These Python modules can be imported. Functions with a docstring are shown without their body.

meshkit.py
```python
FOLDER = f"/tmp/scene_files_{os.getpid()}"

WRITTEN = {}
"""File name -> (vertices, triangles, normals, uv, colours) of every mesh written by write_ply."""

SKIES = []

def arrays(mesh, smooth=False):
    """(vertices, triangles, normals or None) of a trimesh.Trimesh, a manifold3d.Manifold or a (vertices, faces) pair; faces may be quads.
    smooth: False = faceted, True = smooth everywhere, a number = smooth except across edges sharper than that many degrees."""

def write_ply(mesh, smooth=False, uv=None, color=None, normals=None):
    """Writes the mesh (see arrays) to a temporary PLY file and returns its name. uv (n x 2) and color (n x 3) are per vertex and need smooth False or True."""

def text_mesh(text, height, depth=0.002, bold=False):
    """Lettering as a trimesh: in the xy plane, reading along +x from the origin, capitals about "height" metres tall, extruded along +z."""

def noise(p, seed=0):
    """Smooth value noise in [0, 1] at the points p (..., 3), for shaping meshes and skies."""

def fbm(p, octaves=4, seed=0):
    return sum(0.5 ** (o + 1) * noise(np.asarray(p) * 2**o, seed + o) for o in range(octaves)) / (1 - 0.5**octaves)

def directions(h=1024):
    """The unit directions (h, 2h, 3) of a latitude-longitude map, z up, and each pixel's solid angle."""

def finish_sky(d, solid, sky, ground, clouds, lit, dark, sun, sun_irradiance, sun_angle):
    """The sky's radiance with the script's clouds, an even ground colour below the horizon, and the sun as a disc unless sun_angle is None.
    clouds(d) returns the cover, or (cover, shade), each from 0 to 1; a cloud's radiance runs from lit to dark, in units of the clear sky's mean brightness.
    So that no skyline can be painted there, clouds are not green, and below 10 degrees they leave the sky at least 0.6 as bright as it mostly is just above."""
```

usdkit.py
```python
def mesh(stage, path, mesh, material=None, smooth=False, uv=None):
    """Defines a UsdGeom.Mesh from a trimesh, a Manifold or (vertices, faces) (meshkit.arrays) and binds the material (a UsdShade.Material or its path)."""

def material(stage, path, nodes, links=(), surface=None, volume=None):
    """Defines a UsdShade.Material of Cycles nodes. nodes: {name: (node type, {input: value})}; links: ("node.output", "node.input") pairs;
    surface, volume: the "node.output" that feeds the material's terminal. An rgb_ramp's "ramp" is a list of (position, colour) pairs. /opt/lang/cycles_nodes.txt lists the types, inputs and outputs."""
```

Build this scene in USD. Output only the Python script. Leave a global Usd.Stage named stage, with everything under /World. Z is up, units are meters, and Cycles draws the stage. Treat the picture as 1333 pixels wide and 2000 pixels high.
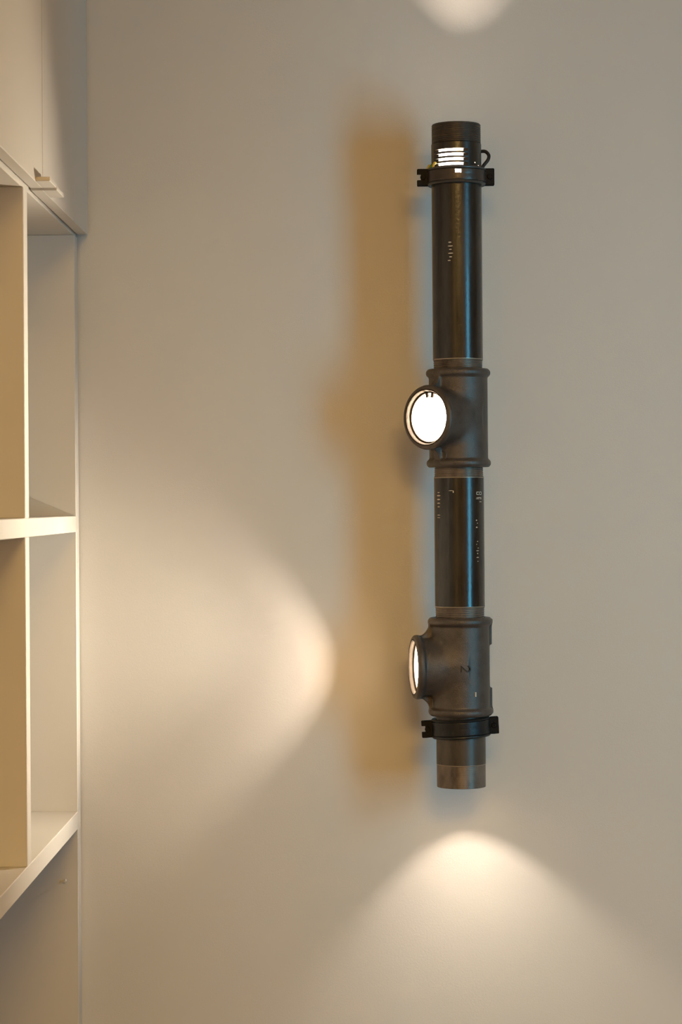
import math
import numpy as np
import trimesh
import manifold3d as m3
import usdkit, meshkit
from pxr import Usd, UsdGeom, UsdLux, Gf, Sdf

stage = Usd.Stage.CreateInMemory()
UsdGeom.SetStageUpAxis(stage, UsdGeom.Tokens.z)
UsdGeom.SetStageMetersPerUnit(stage, 1.0)
world = UsdGeom.Xform.Define(stage, '/World')
stage.SetDefaultPrim(world.GetPrim())

# ------------------------------------------------------------------ camera, light, exposure
EYE = 1.5                     # camera height above the floor
CAM_Y = -2.825                # the lit wall is the plane y = 0
F = 4400.0                    # focal length in pixels of the 1333 x 2000 picture
EXPOSURE = 0.0
WINDOW_L = 14.4  # daylight through the window
WINDOW_C = (0.17, 0.67, 1.0)  
BULB_S = 3700.0  # small bright core of every bulb
BOWL_S = 8.0  # glowing reflector round it
WARM = (1.0, 0.82, 0.66)  
BOWL_C = (1.0, 0.72, 0.42)
SPOT_LOW = 12500.0  # the beams that the reflectors of the two tee bulbs throw along their axes
SPOT_MID = 11000.0  
SPOT_END = 1200.0  
SPOT_C = (1.0, 0.88, 0.68)  
CEILING_LAMP_S = 29.0  # large warm ceiling lamp behind the camera
CEILING_LAMP_C = (1.0, 0.61, 0.195)  

cam = UsdGeom.Camera.Define(stage, '/World/camera')
cam.CreateHorizontalApertureAttr(24.0)
cam.CreateVerticalApertureAttr(36.0)
cam.CreateFocalLengthAttr(24.0 * F / 1333)
cam.CreateClippingRangeAttr((0.05, 100))
cam.CreateFStopAttr(14.0)
cam.CreateFocusDistanceAttr(2.74)
cam.CreateExposureAttr(EXPOSURE)
n = np.array([33.5 / F, 19.0 / F, -1.0]); n /= np.linalg.norm(n)      # where the wall's normal points in the camera's frame
u = np.array([-0.00576, 1.0, 0.0]); u -= n * (u @ n); u /= np.linalg.norm(u)
r = np.cross(n, u)
R = np.stack([r, n, u], 1)                                            # world -> camera
mat = Gf.Matrix4d(1.0)
for i in range(3):
    mat.SetRow(i, Gf.Vec4d(*[float(x) for x in R[i]], 0.0))           # camera axes in the world
mat.SetRow(3, Gf.Vec4d(0, CAM_Y, EYE, 1))
cam.AddTransformOp().Set(mat)

# room: x -0.72..1.40, y -6.5..0, z 0..2.90; one window in the right-hand wall
X0, X1, Y0, Y1, ZC = -0.72, 1.40, -6.50, 0.0, 2.90
WY0, WY1, WZ0, WZ1 = -1.63, -1.12, 0.92, 2.06
sky_l = UsdLux.RectLight.Define(stage, '/World/window_daylight')
sky_l.CreateWidthAttr(8.0); sky_l.CreateHeightAttr(3.6)     # the open sky down the street, seen slantwise through the window
sky_l.CreateIntensityAttr(WINDOW_L); sky_l.CreateColorAttr(Gf.Vec3f(*WINDOW_C))
sky_l.AddTranslateOp().Set((X1 + 3.0, -5.4, (WZ0 + WZ1) / 2)); sky_l.AddRotateYOp().Set(90)

# ------------------------------------------------------------------ helpers
def numbered(path):
    if not stage.GetPrimAtPath(path):
        return path
    k = 1
    while stage.GetPrimAtPath(f'{path}_{k:03d}'):
        k += 1
    return f'{path}_{k:03d}'

def where(parent):
    return '/World' if parent is None else str(parent.GetPath())

def tag(p, label=None, cat=None, group=None, kind=None):
    for k, v in (('label', label), ('category', cat), ('group', group), ('kind', kind)):
        if v:
            p.SetCustomDataByKey(k, v)
    return p

def obj(name, mesh, material, parent=None, smooth=32, label=None, move=None):
    v, f, _ = meshkit.arrays(mesh)
    if move is not None:
        v = v + np.asarray(move)
    g = usdkit.mesh(stage, numbered(f'{where(parent)}/{name}'), trimesh.Trimesh(v, f, process=False), material, smooth=smooth)
    return tag(g.GetPrim(), label)

def empty(name, parent=None, loc=None, label=None):
    x = UsdGeom.Xform.Define(stage, numbered(f'{where(parent)}/{name}'))
    if loc is not None:
        x.AddTranslateOp().Set(tuple(loc))
    return tag(x.GetPrim(), label)

def box(x0, x1, y0, y1, z0, z1, b=0.0):
    """A box with its edges bevelled by b."""
    if b <= 0:
        return m3.Manifold.cube([x1 - x0, y1 - y0, z1 - z0]).translate([x0, y0, z0])
    pts = []
    for i in (0, 1):
        for j in (0, 1):
            for k in (0, 1):
                c = [(x0 + b, x1 - b)[i], (y0 + b, y1 - b)[j], (z0 + b, z1 - b)[k]]
                for a in range(3):
                    q = list(c); q[a] += (-b, b)[(i, j, k)[a]]
                    pts.append(q)
    return m3.Manifold.hull_points(np.array(pts, np.float32))

def lathe(profile, seg=128):
    """Solid of revolution about z from a closed (r, z) outline."""
    c = m3.CrossSection([np.array(profile, float)], m3.FillRule.NonZero)
    return c.revolve(seg)

def cyl(r, z0, z1, seg=64, r1=None):
    return m3.Manifold.cylinder(z1 - z0, r, r if r1 is None else r1, seg).translate([0, 0, z0])

def tube(points, rad, seg=14, sub=10):
    """A round wire through the points (Catmull-Rom)."""
    P = np.asarray(points, float)
    P = np.vstack([2 * P[0] - P[1], P, 2 * P[-1] - P[-2]])
    path = []
    for i in range(1, len(P) - 2):
        for t in np.linspace(0, 1, sub, endpoint=False):
            a, b, c, d = P[i - 1:i + 3]
            path.append(0.5 * (2 * b + (c - a) * t + (2 * a - 5 * b + 4 * c - d) * t**2 + (3 * b - a - 3 * c + d) * t**3))
    path.append(P[-2])
    path = np.array(path)
    tan = np.gradient(path, axis=0); tan /= np.linalg.norm(tan, axis=1)[:, None]
    nor = np.cross(tan[0], [0.3, 0.2, 1.0]); nor /= np.linalg.norm(nor)
    V, Fc = [], []
    for p, t in zip(path, tan):
        nor = nor - t * (nor @ t); nor /= np.linalg.norm(nor); bi = np.cross(t, nor)
        V += [p + rad * (math.cos(a) * nor + math.sin(a) * bi) for a in np.arange(seg) * 2 * math.pi / seg]
    for i in range(len(path) - 1):
        for j in range(seg):
            a, b = i * seg + j, i * seg + (j + 1) % seg
            Fc += [[a, b, b + seg], [a, b + seg, a + seg]]
    for base, flip in ((0, 1), ((len(path) - 1) * seg, 0)):
        V.append(path[0] if flip else path[-1]); c = len(V) - 1
        for j in range(seg):
            a, b = base + j, base + (j + 1) % seg
            Fc.append([c, b, a] if flip else [c, a, b])
    return trimesh.Trimesh(np.array(V), np.array(Fc), process=False)

def at_angle(phi, rad, z):
    """Point on a cylinder; phi 0 faces the camera side of the room, positive to the right."""
    return np.array([rad * math.sin(phi), -rad * math.cos(phi), z])

# ------------------------------------------------------------------ materials
def mat_simple(name, color, rough=0.5, metal=0.0, spec=0.5, bump=None, vary=None, coat=0.0, **extra):
    path = f'/World/Looks/{name}'
    nodes = {'p': ('principled_bsdf', {'base_color': color, 'roughness': rough, 'metallic': metal, 'specular_ior_level': spec, 'coat_weight': coat, 'coat_roughness': 0.2, **extra})}
    links = []
    if bump or vary:
        nodes['tc'] = ('texture_coordinate', {})
    if bump:
        scale, dist, detail = bump
        nodes['bn'] = ('noise_texture', {'scale': scale, 'detail': detail, 'roughness': 0.6})
        nodes['b'] = ('bump', {'strength': 1.0, 'distance': dist})
        links += [('tc.object', 'bn.vector'), ('bn.fac', 'b.height'), ('b.normal', 'p.normal')]
    if vary:
        scale, lo, hi, rlo, rhi, stretch = vary
        nodes['mp'] = ('mapping', {'scale': (1, 1, stretch)})
        nodes['vn'] = ('noise_texture', {'scale': scale, 'detail': 5.0, 'roughness': 0.6})
        nodes['rc'] = ('rgb_ramp', {'ramp': [(0.3, lo), (0.7, hi)]})
        nodes['rr'] = ('map_range', {'from_min': 0.3, 'from_max': 0.7, 'to_min': rlo, 'to_max': rhi, 'clamp': True})
        links += [('tc.object', 'mp.vector'), ('mp.vector', 'vn.vector'), ('vn.fac', 'rc.fac'), ('rc.color', 'p.base_color'), ('vn.fac', 'rr.value'), ('rr.result', 'p.roughness')]
    return usdkit.material(stage, path, nodes, links, surface='p.BSDF')

def mat_emit(name, color, strength, base=(0.12, 0.1, 0.08)):
    return usdkit.material(stage, f'/World/Looks/{name}', {'p': ('principled_bsdf', {'base_color': base, 'roughness': 0.6, 'emission_color': color, 'emission_strength': strength})}, surface='p.BSDF')

M_WALL = mat_simple('wall_paint', (0.66, 0.635, 0.60), 0.7, spec=0.25, bump=(420, 0.00016, 3.0))
M_CEIL = mat_simple('ceiling_paint', (0.60, 0.57, 0.53), 0.8, spec=0.2)
M_ROOM = mat_simple('room_paint', (0.42, 0.37, 0.31), 0.7, spec=0.2)
M_FLOOR = mat_simple('floor_wood', (0.20, 0.12, 0.07), 0.45, vary=(6, (0.13, 0.08, 0.045), (0.25, 0.16, 0.10), 0.35, 0.5, 1))
M_CAB = mat_simple('white_lacquer', (0.65, 0.62, 0.575), 0.45, spec=0.4, bump=(900, 0.00006, 2.0))
M_GREY = mat_simple('pale_plastic', (0.70, 0.68, 0.64), 0.4)
M_PIPE = mat_simple('black_steel', (0.02, 0.017, 0.015), 0.26, spec=0.55, bump=(260, 0.00014, 4.0), vary=(30, (0.008, 0.007, 0.0065), (0.030, 0.023, 0.016), 0.17, 0.32, 0.25))
M_THREAD = mat_simple('worn_thread_steel', (0.16, 0.13, 0.10), 0.4, metal=0.5, vary=(60, (0.09, 0.07, 0.055), (0.24, 0.19, 0.15), 0.3, 0.5, 0.4))
M_WORN = mat_simple('worn_black_steel', (0.06, 0.05, 0.04), 0.38, metal=0.2, vary=(40, (0.035, 0.028, 0.022), (0.095, 0.076, 0.058), 0.28, 0.46, 0.3))
M_DTHREAD = mat_simple('dark_thread_steel', (0.05, 0.04, 0.03), 0.4, metal=0.3, vary=(60, (0.035, 0.027, 0.02), (0.08, 0.06, 0.045), 0.32, 0.5, 0.4))
M_IRON = mat_simple('cast_iron', (0.09, 0.075, 0.062), 0.5, metal=0.35, bump=(700, 0.00035, 3.0), vary=(70, (0.07, 0.057, 0.047), (0.110, 0.090, 0.076), 0.34, 0.5, 1))
M_DIRON = mat_simple('dark_iron', (0.02, 0.017, 0.015), 0.6)
M_BLACK = mat_simple('black_clamp_paint', (0.010, 0.010, 0.010), 0.42, spec=0.35, bump=(300, 0.0003, 3.0))
M_EAR = mat_simple('black_ear_paint', (0.007, 0.007, 0.007), 0.55, spec=0.15)
M_BAND = mat_simple('brown_clamp_steel', (0.07, 0.055, 0.045), 0.35, metal=0.4, bump=(300, 0.0002, 3.0))
M_RUBBER = mat_simple('rubber_lining', (0.05, 0.045, 0.04), 0.4)
M_STEEL = mat_simple('zinc_steel', (0.62, 0.58, 0.50), 0.5, metal=0.7)
M_RING = mat_simple('scratched_steel', (0.30, 0.25, 0.19), 0.4, metal=0.6)
M_LIP = mat_simple('machined_iron', (0.030, 0.025, 0.019), 0.7, spec=0.1)
M_MOUTH = mat_simple('bare_cast_metal', (0.42, 0.37, 0.30), 0.65)
M_PRINT = mat_simple('white_stencil_ink', (0.52, 0.46, 0.38), 0.7)
M_CABLE = mat_simple('black_cable_sheath', (0.02, 0.018, 0.016), 0.5)
M_YELLOW = mat_simple('yellow_wire_sheath', (0.60, 0.45, 0.06), 0.4)
M_GREEN = mat_simple('green_wire_sheath', (0.06, 0.20, 0.05), 0.4)
M_CORE = mat_emit('bulb_core_glow', WARM, BULB_S)
M_BOWL = mat_emit('reflector_glow', BOWL_C, BOWL_S)
M_PEND = mat_emit('ceiling_lamp_glow', CEILING_LAMP_C, CEILING_LAMP_S)
M_FRAME = mat_simple('window_frame_paint', (0.75, 0.74, 0.72), 0.4)
M_GLASS = usdkit.material(stage, '/World/Looks/window_glass', {'t': ('transparent_bsdf', {'color': (0.95, 0.97, 0.97)}), 'g': ('glossy_bsdf', {'roughness': 0.0, 'color': (1, 1, 1)}), 'm': ('mix_closure', {'fac': 0.06})}, [('t.BSDF', 'm.closure1'), ('g.BSDF', 'm.closure2')], surface='m.closure')

# ------------------------------------------------------------------ the room
def struct(name, mesh, material, label=None):
    return tag(obj(name, mesh, material, smooth=False, label=label), kind='structure')

T = 0.08
struct('wall_back', box(X0 - T, X1 + T, 0.0, T, 0, ZC), M_WALL, 'warm white painted plaster wall behind the pipe lamp')
struct('wall_left', box(X0 - T, X0, Y0 - T, 0.0, 0, ZC), M_WALL, 'white wall behind the bookcase')
struct('wall_front', box(X0 - T, X1 + T, Y0 - T, Y0, 0, ZC), M_ROOM, 'taupe wall facing the pipe lamp')
splay = np.array([[x, y, z] for x, e in ((X1 - .001, 0.0), (X1 + T + .001, 0.16)) for y in (WY0 - e, WY1 + .5 * e) for z in (WZ0 - .5 * e, WZ1 + .5 * e)], np.float32)
struct('wall_right', box(X1, X1 + T, Y0, 0.0, 0, ZC) - m3.Manifold.hull_points(splay), M_ROOM, 'taupe wall with the small splayed window')
struct('floor', box(X0 - T, X1 + T, Y0 - T, T, -0.1, 0), M_FLOOR, 'brown wooden floor')
struct('ceiling', box(X0 - T, X1 + T, Y0 - T, T, ZC, ZC + 0.1), M_CEIL, 'white ceiling')
win = tag(empty('window_1', loc=(X1, (WY0 + WY1) / 2, WZ0), label='tall window in the right-hand wall'), kind='structure')
fy0, fy1, fz0, fz1 = WY0 - .155, WY1 + .075, WZ0 - .075, WZ1 + .075
wm = (-X1, -(WY0 + WY1) / 2, -WZ0)
obj('frame', box(X1 + .066, X1 + .082, fy0, fy1, fz0, fz1) - box(X1, X1 + .1, fy0 + .02, fy1 - .02, fz0 + .02, fz1 - .02), M_FRAME, win, smooth=False, move=wm)
obj('pane', box(X1 + .072, X1 + .076, fy0 + .02, fy1 - .02, fz0 + .02, fz1 - .02), M_GLASS, win, smooth=False, move=wm)

# ------------------------------------------------------------------ bookcase and the cupboard over it
BX = -0.3505                  # front of the bookcase
BB = -0.70                    # its back
ZB = EYE + 0.334              # top of the bookcase, underside of the cupboard
bk = tag(empty('bookcase', loc=(BX, -0.814, 0)), 'white open bookcase with thick shelves under the wall cupboard, left of the pipe lamp', 'bookcase')
mv = (-BX, 0.814, 0)
E = 0.0007
def bpart(name, *a, label=None, b=E):
    return obj(name, box(*a, b), M_CAB, bk, move=mv, label=label)
bpart('side_panel', BB, BX, -0.031, -0.002, 0, ZB, label='side panel against the lit wall')
bpart('side_panel', BB, BX, -0.814, -0.786, 0, ZB)
bpart('divider', BB + .006, BX, -0.459, -0.4305, EYE - .382, EYE - .0349)
bpart('divider', BB + .006, BX, -0.459, -0.4305, EYE - .0148, ZB)
bpart('shelf', BB + .006, BX, -0.786, -0.031, EYE - .0349, EYE - .0148, label='middle shelf')
bpart('shelf', BB + .006, BX, -0.786, -0.031, EYE - .404, EYE - .382, label='thick lowest shelf in view')
bpart('base_board', BB + .006, BX + -.02, -0.786, -0.031, 0.06, 0.08)
bpart('back_panel', BB - .008, BB + .006, -0.814, -0.002, 0, ZB)
obj('shelf_pin', m3.Manifold.cylinder(.009, .0016, .0014, 20).rotate([90, 0, 0]).translate([-.3665, -.029, EYE - .4675]), M_CAB, bk, move=mv, label='small white shelf pin in the side panel')

DX = -0.337                   # face of the cupboard doors
CT = 2.60
cb = tag(empty('wall_cupboard', loc=(-.352, -0.815, ZB)), 'white upper cupboard with flat double doors over the bookcase', 'cupboard')
mc = (.352, 0.815, -ZB)
obj('body', box(BB, -.352, -0.815, -0.004, ZB, CT, E) - box(BB + .01, -.30, -.797, -.022, ZB + .018, CT - .018), M_CAB, cb, move=mc)
for y0, y1, zb, hy0, hy1 in ((-.4055, -.004, EYE + .337, -.4050, -.347), (-.812, -.4085, EYE + .3392, -.4605, -.4090)):
    d = obj('door', box(-.3503, DX, y0, y1, zb, CT, .0006), M_CAB, cb, move=mc, label='door nearest the lit wall' if y1 > -.1 else 'door further from the lit wall')
    h = m3.Manifold.batch_boolean([box(DX - .0004, -.322, hy0, hy1, zb + .0001, zb + .0046, .0005)], m3.OpType.Add)
    obj('handle', h, M_CAB, d, move=mc, label='white tab pull along the lower door edge')

# ------------------------------------------------------------------ the pipe lamp
AX, AY = 0.1226, -0.09        # the pipe's axis at eye level
ZB0 = -0.3455                 # its lower end, above eye level
ZT0 = 0.4568                  # its upper end
lamp_x = UsdGeom.Xform.Define(stage, '/World/wall_lamp')
lamp_x.AddTranslateOp().Set((AX + .0009, AY, EYE + ZB0))
lamp_x.AddRotateYOp().Set(-0.15)
lamp = tag(lamp_x.GetPrim(), 'industrial wall lamp of black steel pipes, two tee fittings and pipe clamps with glowing bulbs', 'lamp')
UP = np.array([0, 0, -ZB0])
def lpart(name, mesh, material, parent=None, smooth=32, label=None):
    return obj(name, mesh, material, parent or lamp, smooth, label, move=UP)

RI = 0.0263
def pipe_solid(rad, z0, z1, ch=.0009):
    return lathe([(RI, z0), (rad - ch, z0), (rad, z0 + ch), (rad, z1 - ch), (rad - ch, z1), (RI, z1)])

def thread_solid(r0, r1, z0, z1, pitch=.0023, depth=.0006):
    """Grooved thread from radius r0 at z0 to r1 at z1."""
    k = max(2, int(round((z1 - z0) / pitch)))
    prof = [(RI, z0)]
    for i in range(k):
        for t, d in ((0.0, depth), (0.28, 0), (0.55, 0), (0.85, depth)):
            s = (i + t) / k
            prof.append((r0 + (r1 - r0) * s - d, z0 + (z1 - z0) * s))
    prof += [(r1 - depth, z1), (RI, z1)]
    return lathe(prof)

def slit(phi_mid, half_w, dist, zc, hh):
    """A saw cut into the pipe: everything past dist from the axis, hh high."""
    c = box(-half_w, half_w, -.05, -dist, zc - hh, zc + hh)
    return c.rotate([0, 0, math.degrees(phi_mid)])

def drill(phi, z, rx, rz, deep=.03):
    c = m3.Manifold.cylinder(deep, 1, 1, 20).scale([rx, rz, 1]).rotate([90, 0, 0]).translate([0, -.015, z])
    return c.rotate([0, 0, math.degrees(phi)])

def wrap(mesh2d, phi0, zc, rad):
    """Lays a flat mesh (x across, y up, z out of the surface) on the pipe."""
    m = mesh2d.subdivide_to_size(.0015) if hasattr(mesh2d, 'subdivide_to_size') else mesh2d
    v = np.array(m.vertices)
    a = phi0 + v[:, 0] / rad; q = rad + v[:, 2]
    return trimesh.Trimesh(np.stack([q * np.sin(a), -q * np.cos(a), zc + v[:, 1]], 1), m.faces, process=False)

def marks(rows, rad, phi0):
    """Stencilled marks that have partly worn away: (x offset, z, width, height) each, joined."""
    out = []
    for x, z, w, h in rows:
        e = trimesh.creation.cylinder(1.0, 1.0, sections=12); e.apply_scale([w / 2, h / 2, .0003]); e.apply_translation([x, 0, .00005])
        out.append(wrap(e, phi0, z, rad))
    return trimesh.util.concatenate(out)

# upper pipe with four saw cuts that let the bulb shine out
PR = 0.0303
cuts = [slit(-.35, .05, .0213, z, .0017) for z in (.4228, .4172, .4116, .4060)]
leaks = [drill(.80, .4078, .0011, .0011), drill(1.02, .4046, .0013, .0013)]
window_cut = box(-.0036, .0036, -.05, -.01, .3944, .3986).rotate([0, 0, 1])
up = pipe_solid(PR, .1715, .4334)
up = m3.Manifold.batch_boolean([up] + cuts + leaks + [window_cut], m3.OpType.Subtract)
p1 = lpart('pipe', up, M_PIPE, label='long upper pipe with four glowing saw cuts')
lpart('inner_wall', cyl(.0262, .380, .4560, 96) - cyl(.0256, .37, .47, 96) - box(-.05, .05, -.05, -.004, .3, .5), M_MOUTH, p1, label='bare inner wall of the pipe behind the saw cuts')
lpart('threaded_end', thread_solid(.0298, .0297, .4334, ZT0), M_DTHREAD, p1, label='dark threaded upper end')
lpart('thread', thread_solid(.0291, .0298, .1480, .1715), M_THREAD, p1)
lpart('stencil_mark', marks([(.0, .3115, .0042, .0017), (.0005, .3070, .0066, .0014), (.0006, .3030, .0036, .0014), (.0009, .2983, .0066, .0014), (.0008, .2940, .0038, .0015), (-.0010, .2897, .0040, .0013)], PR, -.33), M_PRINT, p1, label='worn white stencil marks')

def shoulder(rad, z, parent):
    """Bright ring where the thread begins and the black coat is cut away."""
    lpart('shoulder_ring', lathe([(rad - .0012, z - .0009), (rad - .0002, z - .0009), (rad + .00018, z - .0002), (rad + .00018, z + .0006), (rad - .0012, z + .0009)]), M_RING, parent)
shoulder(.0303, .1722, p1)
# middle pipe
PM = 0.0302
p2 = lpart('pipe', pipe_solid(PM, -.1276, .0298), M_PIPE, label='short middle pipe between the two tee fittings')
lpart('thread', thread_solid(.0298, .0291, .0298, .0530), M_THREAD, p2)
lpart('thread', thread_solid(.0291, .0298, -.1540, -.1276), M_THREAD, p2)
shoulder(.0302, .0292, p2); shoulder(.0302, -.1270, p2)
left = [(0.0, z, w, h) for z, w, h in ((.0112, .0045, .0014), (.0075, .0072, .0018), (.0028, .0065, .0016), (-.0016, .0060, .0014), (-.0060, .0048, .0014), (-.0160, .0060, .0010), (-.0190, .0060, .0009))]
lpart('stencil_mark', marks(left, PM, -1.00), M_PRINT, p2, label='worn stencil marks at the left edge')
ring_marks = [(-.0026, .0115, .0052, .0010), (-.0026, .0085, .0052, .0010), (.0030, .0115, .0046, .0010), (.0030, .0085, .0046, .0010), (-.0045, .0100, .0012, .0030), (.0002, .0100, .0010, .0030), (.0048, .0100, .0010, .0030), (.0, .0048, .0110, .0010), (-.0030, .0033, .0060, .0010), (.0034, .0033, .0050, .0010), (.0028, -.0004, .0050, .0009)]
lpart('stencil_mark', marks(ring_marks, PM, .88), M_PRINT, p2, label='worn stencil marks at the upper right')
small = [(-.0015, -.0225, .0022, .0016), (.0, -.0260, .0016, .0012), (-.0012, -.0310, .0028, .0016), (.0, -.0480, .0022, .0010), (-.0014, -.0515, .0014, .0012), (.0010, -.0560, .0020, .0010), (.0, -.0592, .0048, .0011), (.0, -.0625, .0020, .0016), (.0, -.0672, .0044, .0012), (.0004, -.0720, .0020, .0011)]
lpart('stencil_mark', marks(small, PM, .76), M_PRINT, p2, label='small faint stencil marks down the right side')
lpart('stencil_mark', marks([(-.001, .0133, .0060, .0009), (.002, .0120, .0014, .0030)], PM, -.34), M_PRINT, p2)

# lower nipple
PB = 0.0299
p3 = lpart('pipe', pipe_solid(PB, -.3184, -.2300), M_WORN, label='short lower pipe end')
shoulder(.0298, -.3180, p3)
lpart('threaded_end', thread_solid(.0296, .0297, ZB0, -.3184, pitch=.0012, depth=.00012), M_THREAD, p3, label='threaded lower end')

# tee fittings: one shape, a signed distance field with soft joints, ribs and rolled beads
def smin(a, b, k):
    h = max(k - abs(a - b), 0.0) / k
    return min(a, b) - h * h * k * .25

def bead(rr, t, Rb, hh, rd):
    q0, q1 = rr - Rb + rd, abs(t) - hh + rd
    return math.hypot(max(q0, 0.0), max(q1, 0.0)) + min(max(q0, q1), 0.0) - rd

def tee_field(x, y, z):
    rr, rb, az = math.hypot(x, y), math.hypot(y, z), abs(z)
    run = max(rr - .0356, az - .0585)
    br = max(rb - .0350, x - .0560, -x)
    d = smin(run, br, .007)
    d = smin(d, bead(rr, az - .0546, .0390, .0046, .0040), .0025)
    d = smin(d, bead(rb, x - .0536, .0388, .0046, .0040), .0025)
    web = max(abs(y) - .0042, x - .0555, az - .0540, .02 - x, .02 - az, .0175 - math.hypot(x - .0555, az - .0540))
    d = smin(d, web, .003)
    if x < 0:
        back = max(abs(y) - .0050, -.0384 - x, x + .028, .0262 - az, az - .0560)
        d = smin(d, back, .003)
    return -d

tee0 = m3.Manifold.level_set(tee_field, [-.042, -.042, -.062, .062, .042, .062], .0013)
bores = [cyl(.0304, -.07, .07, 96),
         cyl(.0309, 0, .07, 96).rotate([0, 90, 0]),
         cyl(.0309, .0500, .0583, 96, .0340).rotate([0, 90, 0])]
tee0 = m3.Manifold.batch_boolean([tee0] + bores, m3.OpType.Subtract)

def spot_bulb(name, frame, label, parent=lamp):
    """Reflector bulb whose mouth lies in the plane z = 0 and looks along +z; frame places it on the lamp."""
    b = empty(name, parent, label=label)
    obj('bezel', frame(lathe([(.0247, -.0015), (.0250, .0004), (.0256, .0008), (.0262, .0), (.0262, -.004), (.0250, -.004)])), M_THREAD, b, move=UP)
    rz = [(.0055, -.0300), (.0120, -.0268), (.0180, -.0185), (.0224, -.0080), (.0246, -.0015)]
    obj('reflector', frame(lathe(rz + [(rr + .0005, z - .0008) for rr, z in rz[::-1]], 96)), M_BOWL, b, move=UP, smooth=60)
    core = m3.Manifold.hull(m3.Manifold.sphere(.0036, 24).translate([0, 0, -.0258]) + m3.Manifold.sphere(.0036, 24).translate([0, 0, -.0246]))
    obj('filament_capsule', frame(core), M_CORE, b, move=UP, smooth=60)
    obj('lamp_base', frame(cyl(.0085, -.046, -.0292, 32)), M_GREY, b, move=UP)
    for a in (170, 188):
        clip = box(.0205, .0258, -.0014, .0014, -.0012, .0012, .0004).rotate([0, 0, a])
        obj('spring_clip', frame(clip), M_DIRON, b, move=UP)
    return b

def beam(name, point, axis, power, half_angle=44.0, soft=1.0):
    """The directed beam of a reflector bulb: a small spot at its focus."""
    axis = np.asarray(axis, float) / np.linalg.norm(axis)
    l = UsdLux.SphereLight.Define(stage, numbered(f'{where(lamp)}/{name}'))
    l.CreateRadiusAttr(.006); l.CreateIntensityAttr(power); l.CreateColorAttr(Gf.Vec3f(*SPOT_C))
    sh = UsdLux.ShapingAPI.Apply(l.GetPrim()); sh.CreateShapingConeAngleAttr(half_angle); sh.CreateShapingConeSoftnessAttr(soft)
    q = Gf.Matrix4d().SetRotate(Gf.Rotation(Gf.Vec3d(0, 0, -1), Gf.Vec3d(*axis))); q.SetTranslateOnly(Gf.Vec3d(*(np.asarray(point, float) + UP)))
    l.AddTransformOp().Set(q)

def tee(zc, deg, power, up, label):
    """deg: the branch's direction, 0 = straight to the left along the wall, 90 = into the room."""
    turn = 180 + deg
    fr = lambda m: m.rotate([0, 0, turn]).translate([0, 0, zc])
    t = lpart('tee_fitting', fr(tee0), M_IRON, smooth=40, label=label)
    mouth = lathe([(.0308, .0470), (.0308, .0510), (.0318, .0568), (.0327, .0582), (.0341, .0582), (.0312, .0490), (.0312, .0470)], 96).rotate([0, 90, 0])
    lpart('mouth_ring', fr(mouth), M_LIP, t, label='bright machined mouth of the branch')
    spot_bulb('spot_bulb', lambda m: fr(m.scale([1.17] * 3).rotate([0, 90, 0]).translate([.0514, 0, 0])), 'glowing reflector bulb in the branch')
    a = math.radians(turn)
    beam('bulb_beam', [.0400 * math.cos(a), .0400 * math.sin(a), zc], [math.cos(a + .17), math.sin(a + .17), math.tan(math.radians(up))], power)
    return t, fr

t1, fr1 = tee(.1012, 45.6, SPOT_MID, 8, 'upper tee fitting with its bulb turned into the room')
t2, fr2 = tee(-.1998, 9.0, SPOT_LOW, 6, 'lower tee fitting with its bulb turned along the wall')
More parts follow.
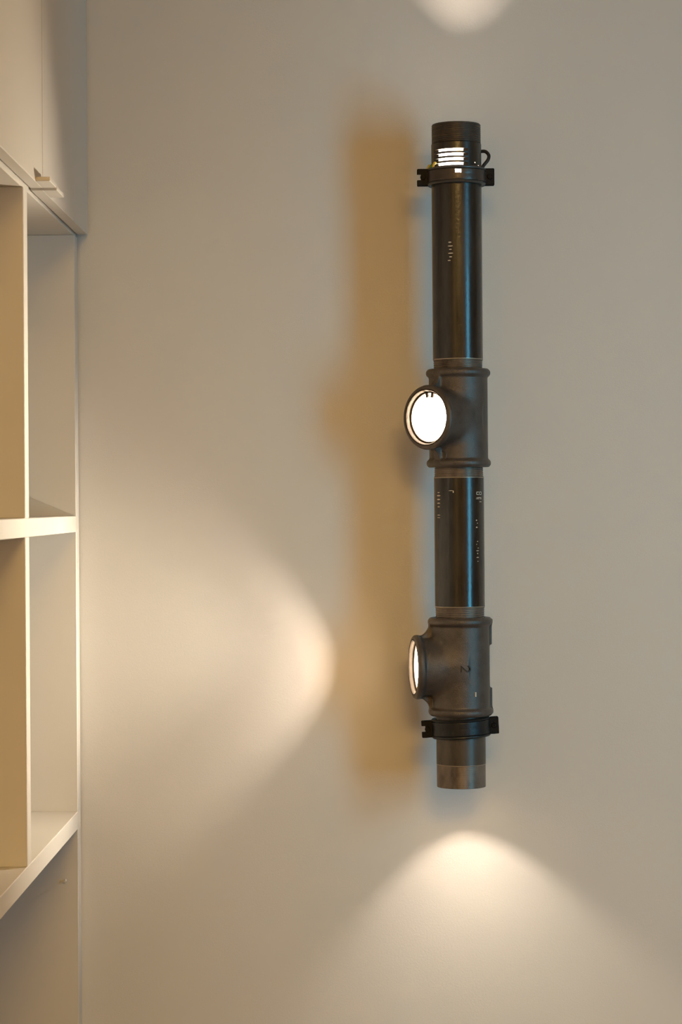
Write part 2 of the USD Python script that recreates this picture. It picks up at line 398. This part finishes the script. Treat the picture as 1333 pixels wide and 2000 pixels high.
# raised casting marks
two = meshkit.text_mesh('2', .0122, .0014)
v = np.array(two.vertices); c = (v.min(0) + v.max(0)) / 2
two = trimesh.Trimesh(np.stack([v[:, 1] - c[1], -(v[:, 0] - c[0]), v[:, 2]], 1), two.faces, process=False)
lpart('casting_numeral', wrap(two, .13, -.2005, .0366), M_DIRON, t2, smooth=False, label='dark cast numeral two lying on its side')
fleck = trimesh.creation.box([.0018, .0055, .0014]); fleck.apply_translation([0, 0, .0005])
lpart('paint_fleck', wrap(fleck, .47, -.2315, .0356), M_PRINT, t2, label='small white paint fleck')
ring = trimesh.creation.torus(.0052, .0011, 32, 12)
lpart('casting_ring', wrap(ring, -.62, .0556, .0354), M_IRON, t1, label='raised cast ring under the branch')

# bulbs in the open ends
spot_bulb('spot_bulb', lambda m: m.scale([.93] * 3).rotate([180, 0, 0]).rotate([0, -9, 0]).translate([-.0012, 0, ZB0 + .0085]), 'reflector bulb inside the lower pipe end, facing the floor')
beam('bulb_beam', [-.003, 0, ZB0 + .018], [.158, 0, -1], SPOT_END)
tb = empty('capsule_bulb', lamp, label='bare bulb seen through the saw cuts of the upper pipe')
ball = lambda rr, z: m3.Manifold.sphere(rr, 32).translate([-.006, 0, z])
obj('glass', m3.Manifold.hull(ball(.0048, .3930) + ball(.0044, .3975)), mat_emit('open_bulb_glow', WARM, BULB_S * 1.5), tb, move=UP, smooth=60)
obj('lamp_base', cyl(.0075, .358, .3890, 32).translate([-.006, 0, 0]), M_GREY, tb, move=UP)

# pipe clamps with rubber lining, ears, bolts and the rod to the wall
def clamp(zc, tilt, band_mat, ear_mat, hole, label, hh=.0095):
    c = empty('pipe_clamp', lamp, label=label)
    fr = lambda m: m.rotate([0, tilt, 0]).translate([0, 0, zc])
    lining = lathe([(.0305, -hh), (.0345, -hh - .0008), (.0358, -hh + .0006), (.0354, -hh + .0022), (.0330, -hh + .0026), (.0330, hh - .0026), (.0354, hh - .0022), (.0358, hh - .0006), (.0345, hh + .0008), (.0305, hh)])
    band = lathe([(.0331, -hh + .0028), (.0350, -hh + .0028), (.0356, -hh + .0040), (.0352, -.001), (.0352, .001), (.0356, hh - .0040), (.0350, hh - .0028), (.0331, hh - .0028)])
    if hole:
        cut = window_cut.translate([0, 0, -zc])
        lining, band = lining - cut, band - cut
    front = band - box(-.06, .06, -.0012, .06, -.05, .05)
    back = band - box(-.06, .06, -.06, .0012, -.05, .05)
    obj('rubber_lining', fr(lining), M_RUBBER if hole else M_BLACK, c, move=UP)
    f_ = obj('band', fr(front), band_mat, c, move=UP, label='front half of the clamp band')
    b_ = obj('band', fr(back), band_mat, c, move=UP, label='rear half of the clamp band')
    for who, ya, yb in ((f_, -.0042, -.0013), (b_, .0013, .0042)):
        right = box(.0325, .0458, ya, yb, -.0103, .0103, .0008)
        lft = box(-.0478, -.0325, ya, yb, -.0103, .0103, .0008) - box(-.06, -.0432, -.01, .01, -.0035, .0042, 0)
        obj('ear', fr(right), ear_mat, who, move=UP); obj('ear', fr(lft), ear_mat, who, move=UP)
    for sx, x in ((1, .0402), (-1, -.0408)):
        bolt = m3.Manifold.cylinder(.0125, .0019, .0019, 20).rotate([90, 0, 0]).translate([x, .0062, 0]) + m3.Manifold.cylinder(.0018, .0033, .0027, 24).rotate([90, 0, 0]).translate([x, -.0042, 0]) - box(x - .0005, x + .0005, -.02, -.0055, -.003, .003)
        obj('bolt', fr(bolt), ear_mat, c, move=UP)
    rod = m3.Manifold.cylinder(.0550, .004, .004, 28).rotate([-90, 0, 0]).translate([0, .0340, 0])
    obj('rod', fr(rod), M_STEEL, c, move=UP)
    plate = m3.Manifold.cylinder(.0030, .0150, .0135, 48).rotate([90, 0, 0]).translate([0, .0898, zc])
    obj('wall_plate', plate, M_STEEL, c, move=UP)
    return c
clamp(.3932, 0.0, M_BAND, M_EAR, True, 'upper clamp round the pipe below the saw cuts')
clamp(-.2735, -3.0, M_BLACK, M_EAR, False, 'black lower clamp tight under the lower tee fitting', .0110)

# cable loop at the upper right and the earth wires at the upper left
lpart('cable', tube([(.0262, .012, .4255), (.0305, .011, .4262), (.0362, .009, .4255), (.0398, .006, .4205), (.0385, .003, .4145), (.0335, .0005, .4080), (.0300, -.0035, .4025), (.0296, -.005, .400)], .0021), M_CABLE, label='black cable looping out beside the upper clamp')
for dx, mt, top in ((-.0345, M_YELLOW, .4075), (-.0312, M_GREEN, .4070), (-.0285, M_YELLOW, .4085)):
    sgn = -math.sqrt(max(.0335**2 - dx**2, 0.0)) if abs(dx) < .0335 else -.002
    lpart('earth_wire', tube([(dx * 1.01, sgn, .4020), (dx, sgn * 1.02, .4050), (dx + .0015, sgn * 1.02, top), (dx + .0034, sgn * 1.03, top - .0010)], .0014), mt, label='short yellow and green earth wire end' if mt is M_GREEN else None)

# ------------------------------------------------------------------ the room's large round ceiling lamp, behind the camera
cl = tag(empty('ceiling_lamp', loc=(0.38, -3.7, ZC)), 'large round white ceiling lamp in the room behind the camera', 'lamp')
obj('rim', lathe([(.60, -.07), (.625, -.07), (.625, 0), (.60, 0)], 96), M_GREY, cl)
obj('diffuser', lathe([(0, -.062), (.599, -.062), (.599, -.050), (0, -.050)], 96), M_PEND, cl)
